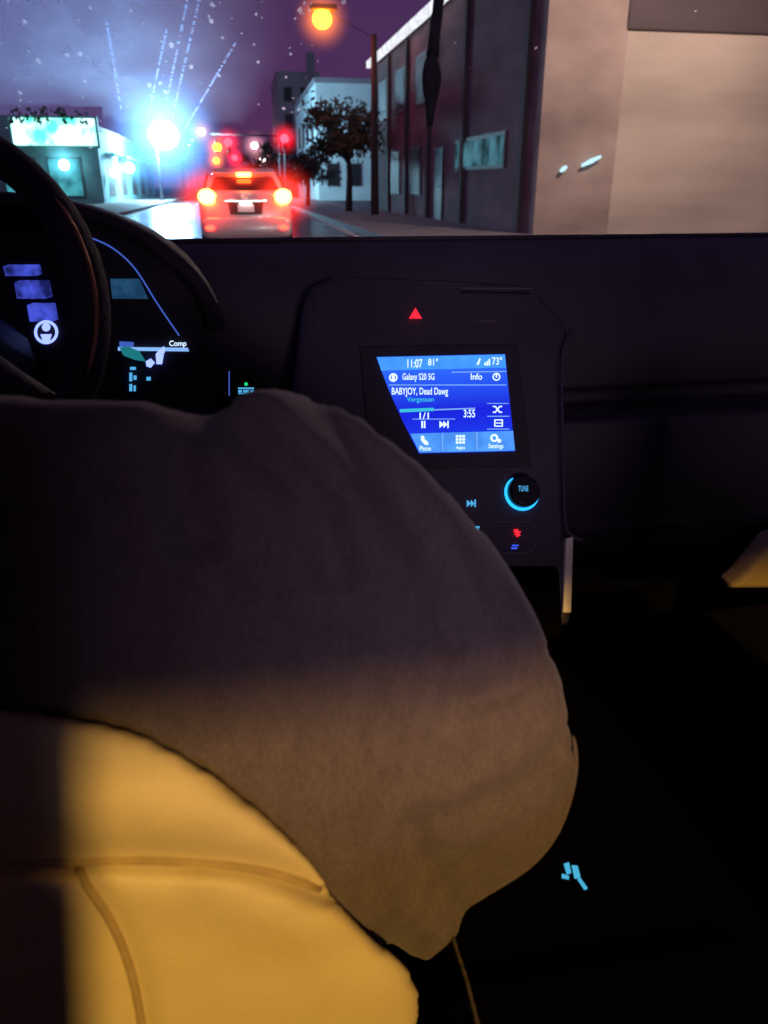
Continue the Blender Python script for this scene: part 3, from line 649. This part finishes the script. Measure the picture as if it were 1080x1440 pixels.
MB().loft([ring(-.02,.76,.34,.62,.1),ring(.03,.84,.28,.66,.12),ring(.3,.885,.26,.64,.12)]).build('bumper',M_paint,suv,smooth=True)
MB().prism([LP(-.30,.012,.70),LP(.30,.012,.70),LP(.34,.012,.92),LP(-.34,.012,.92)],(0,.03,0)).build('plate_recess',M_black,suv,bevel=.01)
MB().box(tuple(LP(-.155,-.002,.745)),tuple(LP(.155,.011,.885))).build('licence_plate',M_plate,suv,bevel=.004)
MB().box(tuple(LP(-.10,-.02,.895)),tuple(LP(.10,.005,.915))).build('plate_lamp',E_platel,suv)
MB().box(tuple(LP(-.4,-.006,.935)),tuple(LP(.4,.012,.955))).build('tailgate_trim',M_chrome,suv,bevel=.004)
em=MB(); em.tube([LP(.085*math.cos(2*pi*k/24),.0,1.035+.045*math.sin(2*pi*k/24)) for k in range(24)],.008,6,True)
em.tube([LP(-.04,.0,1.0),LP(-.025,.0,1.07)],.007,6); em.tube([LP(.025,.0,1.0),LP(.04,.0,1.07)],.007,6); em.tube([LP(-.032,.0,1.028),LP(.032,.0,1.042)],.007,6)
em.build('emblem',M_chrome,suv,smooth=True)
for sx in (-1,1):
    for wy in (.75,3.35):
        c=LP(sx*.80,wy,.33); w=MB(); w.tube([c+Vector((0,math.cos(2*pi*k/24),math.sin(2*pi*k/24)))*.235 for k in range(24)],.095,10,True)
        wo=w.build('wheel',M_tyre,suv,smooth=True); MB().tube([c-Vector((.07,0,0)),c+Vector((.07,0,0))],.2,20).build('hubcap',M_chrome,wo)
# ---------------------------------------------------------------- buildings
M_wallC=mat('beige_stucco',(.42,.345,.29),.9,0,.36,.3,.4,9,(.5,1,1.8),0,8)
M_pier=mat('brown_stucco',(.29,.22,.195),.9,0,.5,.5,.4,9,(.6,1,1.2),0,8)
M_wallB=mat('brown_siding',(.17,.088,.105),.85,0,.4,1.4,.4,14,(1,.3,1))  # wall colour reddened to carry the red glow on the street side
M_fasc=mat('dark_fascia',(.075,.055,.06),.8,0,.2,1.2,.3,10,(.3,1,1))
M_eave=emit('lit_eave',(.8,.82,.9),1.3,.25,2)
M_frame=mat('window_frame',(.1,.09,.09),.6); E_win=emit('lit_window_teal',(.12,.34,.44),.55,.8,1.3); M_dwin=mat('dark_window',(.02,.018,.022),.6,0,.2,2)
cb=thing('corner_building',(7,18.7,.0),'large building on the right with a beige end wall and dark brown street side','building')
MB().box((7.02,18.9,0),(26,41,6.5)).build('wall',M_wallB,cb,bevel=.02)
MB().box((8.9,18.7,.0),(26.05,18.9,4.4)).build('end_wall',M_wallC,cb)
MB().box((7.0,18.68,.0),(8.9,18.9,6.6)).build('corner_pier',M_pier,cb)
MB().box((8.85,18.62,4.4),(26.1,18.9,7.0)).build('parapet',M_fasc,cb,bevel=.06)
MB().box((6.75,18.9,6.5),(26.2,41.3,6.75)).build('roof',M_fasc,cb)
MB().box((6.58,26.0,6.36),(6.75,41.3,6.64)).build('eave_strip',M_eave,cb)
a=PXW(712,183,7.0); b=PXW(640,241,7.0)
w=MB().box((6.97,a.y,b.z),(7.03,b.y,a.z)).build('window',M_frame,cb); z0,z1=b.z+.1,a.z-.1
MB().box((6.955,a.y+.12,z0),(6.985,b.y-.12,z1)).build('pane',E_win,w)
for y0,y1,z0,z1 in ((31,33,.9,2.6),(35,37,.9,2.6),(30,32,4.0,5.6),(34,36,4.0,5.6),(38,40,4,5.6)):
    w=MB().box((6.96,y0,z0),(7.03,y1,z1)).build('window',M_frame,cb); MB().box((6.945,y0+.1,z0+.1),(6.965,y1-.1,z1-.1)).build('pane',M_dwin,w)
d_=MB().box((6.96,27.6,.13),(7.03,28.7,2.4)).build('door',mat('door_paint',(.06,.05,.06),.5),cb); MB().ball((6.93,27.75,1.2),.05).build('handle',M_chrome,d_)
for y in (19.6,25.0,29.6,33.5,37.4): MB().box((6.9,y,0),(7.015,y+.3,6.4)).build('pilaster',M_fasc,cb)
E_wl=emit('headlight_glint',(.5,.8,.95),1.3)
for x0,y0,x1,y1 in ((788,241,797,234),(818,233,845,220)):
    a=P(x0,y0,18.55); b=P(x1,y1,18.55); MB().tube([a,(a+b)/2,b],[.03,.055,.03],8).build('headlight_glint',E_wl,cb,smooth=True)  # glowing tubes painted in as the headlight reflections on the wall
M_wb=mat('white_render',(.66,.80,.79),.85,0,.12,.6,.2,6); M_gb=mat('grey_block',(.28,.25,.28),.9,0,.2,.3)
wb=thing('white_building',(7.5,75,0),'pale flat roofed building behind the street tree','building')
MB().box((7.5,75,0),(14.3,99,9.4)).build('wall',M_wb,wb)
MB().box((7.4,74.9,9.4),(14.4,99.1,9.8)).build('roof',M_gb,wb)
for i in range(3):
    for j in range(2):
        x=8.3+2.0*i; z=1.2+3.9*j
        w=MB().box((x,74.95,z),(x+1.1,75.02,z+1.9)).build('window',M_frame,wb); MB().box((x+.1,74.93,z+.1),(x+1.0,74.96,z+1.8)).build('pane',emit('lit_window_white',(.6,.75,.75),.7,.5,2) if (i==2 and j==0) else M_dwin,w)
for i in range(4):
    for j in range(2):
        y=78+5*i; z=1.2+3.9*j; w=MB().box((7.45,y,z),(7.52,y+1.8,z+1.9)).build('window',M_frame,wb); MB().box((7.43,y+.15,z+.1),(7.46,y+1.65,z+1.8)).build('pane',M_dwin,w)
gb=thing('grey_building',(10,130,0),'tall grey building with a chimney behind the white building','building')
MB().box((7.4,130,0),(13.6,150,16.3)).build('wall',M_gb,gb); MB().box((7.3,129.9,16.3),(13.7,150,16.8)).build('roof',M_gb,gb)
MB().box((12.0,132,16.8),(13.2,133.2,19.6)).build('chimney',M_gb,gb,bevel=.05)
for i in range(2):
    for j in range(4):
        x=8.2+2.5*i; z=2+3.6*j; w=MB().box((x,129.94,z),(x+1.3,130.02,z+2)).build('window',M_frame,gb); MB().box((x+.1,129.92,z+.1),(x+1.2,129.95,z+1.9)).build('pane',M_dwin,w)
M_shop=mat('shop_wall',(.22,.44,.46),.85,0,.25,.7,.3,6)
shp=thing('corner_shop',(-8.9,60,0),'low shop on the left with a glowing white green sign band','shop')
MB().box((-24,60,0),(-8.9,99,4.7)).build('wall',M_shop,shp); MB().box((-24.1,59.8,4.7),(-8.8,99.1,5.0)).build('roof',M_gb,shp,bevel=.03)
a=P(22,206,59.6); b=P(136,164,59.6)
sg=MB().box((-22,59.3,3.55),(b.x,59.95,b.z)).build('sign_board',M_shop,shp,bevel=.04)
MB().box((a.x,59.26,3.7),(b.x-.15,59.31,b.z-.15)).build('sign_face',emit('sign_face',(.55,1,1),2.8,0,.9,(.06,.62,.42)),sg)
mb=MB()
for k in range(90):
    x=random.uniform(a.x,b.x-.4); z=b.z-.1+random.uniform(-.35,.55); s_=random.uniform(.08,.2)
    an=random.uniform(0,pi); dx=Vector((math.cos(an),random.uniform(-.4,.4),math.sin(an)))*s_; dz=Vector((-math.sin(an),random.uniform(-.4,.4),math.cos(an)))*s_*.6
    c=Vector((x,59.15+random.uniform(-.15,.1),z)); mb.face([c-dx,c-dz,c+dx,c+dz])
mb.build('ivy',mat('ivy',(.06,.13,.07),.6,0,.4,6),shp)
E_sw=emit('shop_window',(.18,.8,.85),1.4,.7,1.0); E_sw2=emit('shop_window_bright',(.5,.95,1),14)
E_pane=emit('shop_pane',(.07,.42,.50),1.1,.7,1.0); H_sl=glow_volume('shop_mist',(.15,.75,1),2.0)  # last material paints the glow round the shop lamps
for x in (-20.5,-17.4,-14.3,-11.4):
    w=MB().box((x-.9,59.93,.5),(x+1.3,60.02,3.0)).build('window',M_frame,shp); MB().box((x-.8,59.91,.6),(x+1.2,59.95,2.9)).build('pane',E_pane,w)
for y in (63,70,77,84,91):
    w=MB().box((-8.95,y,.5),(-8.88,y+3.4,3.2)).build('window',M_frame,shp); MB().box((-8.97,y+.15,.65),(-8.935+.02,y+3.25,3.05)).build('pane',E_sw,w)
    MB().box((-8.86,y-.4,3.3),(-8.2,y+3.8,3.4)).build('awning',M_shop,shp)
for (px,py,Y,r) in ((90,232,59.2,.33),(182,236,None,.4),(160,243,None,.28)):
    p=P(px,py,Y) if Y else PXW(px,py,-8.4); lo=MB().ball(p,r,12,8).build('shop_lamp',E_sw2,shp,smooth=True)
    MB().ball(p,r*5,20,12).build('painted_glow',H_sl,lo,smooth=True)
M_leaf=mat('leaf',(.072,.078,.048),.7,0,.5,1.5); M_bark=mat('bark',(.07,.05,.04),.9,0,.3,8,.4,20)
def tree(base,cz,rx,rz,n,label,leaf=.16,cat='tree',group=None,lobes=11):
    t=thing('street_tree',base,label,cat,group); b=Vector(base); c=Vector((b.x,b.y,cz))
    MB().tube([b,b+(c-b)*.5+Vector((.06,0,0)),c-Vector((0,0,rz*.3)),c+Vector((.1,0,rz*.5))],[rx*.09,rx*.07,rx*.05,rx*.015],8).build('trunk',M_bark,t,smooth=True)
    lb=MB(); mb=MB()
    for k in range(lobes):
        a=2*pi*k/lobes*2+random.uniform(-.4,.4); rr=random.uniform(.15,.75); zz=random.uniform(-.65,.8)
        q=c+Vector((rx*rr*math.cos(a),rx*rr*math.sin(a),rz*zz)); lb.tube([c-Vector((0,0,rz*.6)),(c+q)/2,q],[rx*.035,rx*.025,rx*.008],6)
        s_=random.uniform(.3,.5)
        for i in range(n//lobes):
            v=Vector((random.gauss(0,1),random.gauss(0,1),random.gauss(0,1)))*.5
            p=q+Vector((v.x*rx*s_,v.y*rx*s_,v.z*rz*s_*.8)); l=leaf*random.uniform(.6,1.3)
            a1=Vector((random.uniform(-1,1),random.uniform(-1,1),random.uniform(-1,1))).normalized(); b1=a1.orthogonal().normalized()
            mb.face([p-a1*l,p-b1*l*.5,p+a1*l,p+b1*l*.5])
    lb.build('branches',M_bark,t,smooth=True); mb.build('crown',M_leaf,t,recalc=False)
    return t
p=at(490,262,38); tree((p.x,38,.13),at(490,194,38).z,1.85,1.7,2000,'leafy street tree in front of the white building beside the pole',.15)
p=at(432,262,50); tree((p.x,50,.13),at(432,236,50).z,1.7,1.2,1300,'low bushy tree to the right of the car ahead',.15)
tree((6.2,118,.13),5.0,2.6,2.6,700,'far dark tree at the end of the right pavement',.3)
tree((-7.2,125,.13),5.5,3.0,3.0,700,'far dark tree beyond the low shop on the left',.3)
tree((4.4,165,.13),5.0,3.0,3.0,500,'farthest dark tree behind the traffic signal',.35)
# ================================================================== LIGHT
w=D.worlds.new('World'); S.world=w; w.use_nodes=True; nt=w.node_tree; bg=nt.nodes['Background']
sky=nt.nodes.new('ShaderNodeTexSky'); sky.sky_type='NISHITA'; sky.sun_disc=False; sky.sun_elevation=math.radians(2); sky.sun_rotation=math.radians(200)
tc=nt.nodes.new('ShaderNodeTexCoord'); sx=nt.nodes.new('ShaderNodeSeparateXYZ'); L(nt,tc.outputs['Generated'],sx.inputs[0])
rp=nt.nodes.new('ShaderNodeValToRGB'); L(nt,sx.outputs['Z'],rp.inputs[0]); e_=rp.color_ramp.elements
e_[0].position=0; e_[0].color=(1.0,.30,.95,1); e_[1].position=.35; e_[1].color=(.54,.28,.95,1); x=e_.new(.10); x.color=(.72,.25,.98,1)
mr=nt.nodes.new('ShaderNodeMapRange'); mr.inputs[1].default_value=.03; mr.inputs[2].default_value=-.28; mr.inputs[3].default_value=0; mr.inputs[4].default_value=.9; mr.interpolation_type='SMOOTHSTEP'; L(nt,sx.outputs['X'],mr.inputs[0])
m2=nt.nodes.new('ShaderNodeMix'); m2.data_type='RGBA'; L(nt,mr.outputs[0],m2.inputs[0]); L(nt,rp.outputs[0],m2.inputs[6]); m2.inputs[7].default_value=(.95,.80,2.3,1)
mx=nt.nodes.new('ShaderNodeMix'); mx.data_type='RGBA'; mx.blend_type='MIX'; mx.inputs[0].default_value=.985
L(nt,sky.outputs[0],mx.inputs[6]); L(nt,m2.outputs[2],mx.inputs[7])
L(nt,mx.outputs[2],bg.inputs[0]); bg.inputs[1].default_value=.097
sl=D.lights.new('moon','SUN'); sl.energy=.02; sl.angle=math.radians(.5); sl.color=(1,.9,.8); so_=D.objects.new('moon',sl); COL.objects.link(so_); so_.rotation_euler=(math.radians(50),0,math.radians(20))
sp=D.lights.new('street_lamp_behind','SPOT'); sp.energy=950; sp.color=(1,.57,.12); sp.spot_size=math.radians(40); sp.spot_blend=.2; sp.shadow_soft_size=.08
spo=D.objects.new('street_lamp_behind',sp); COL.objects.link(spo); spo.location=(.85,-4,3.02)
spo.rotation_euler=(Vector((.3,.6,.65))-spo.location).to_track_quat('-Z','Y').to_euler()
al=D.lights.new('fill_behind','AREA'); al.energy=88; al.color=(.95,.72,.92); al.shape='RECTANGLE'; al.size=1.6; al.size_y=.8  # soft fill added behind the car to lift the shirt and dash
alo=D.objects.new('fill_behind',al); COL.objects.link(alo); alo.location=(.29,-5.5,1.6); alo.rotation_euler=(Vector((.1,.6,1.0))-alo.location).to_track_quat('-Z','Y').to_euler()
for hx in (-.35,.9):   # the car's own low beams (their reflection shows in the wall ahead)
    hl_=D.lights.new('low_beam','SPOT'); hl_.energy=480; hl_.color=(1,.93,.86); hl_.spot_size=math.radians(62); hl_.spot_blend=.8; hl_.shadow_soft_size=.06
    ho=D.objects.new('low_beam',hl_); COL.objects.link(ho); ho.location=(hx,2.4,.66); ho.rotation_euler=(Vector((hx*1.5+1.0,22,.2))-ho.location).to_track_quat('-Z','Y').to_euler()
# ================================================================== CAMERA
cd=D.cameras.new('camera'); co=D.objects.new('camera',cd); COL.objects.link(co); co.location=CAM; co.rotation_euler=(pi/2-PITCH,0,-YAW)
cd.sensor_fit='VERTICAL'; cd.sensor_height=36; cd.lens=27; cd.clip_start=.02; cd.clip_end=2000
cd.dof.use_dof=True; cd.dof.focus_distance=1.25; cd.dof.aperture_fstop=6.5
S.camera=co
S.view_settings.view_transform='Standard'; S.view_settings.look='None'; S.view_settings.exposure=0
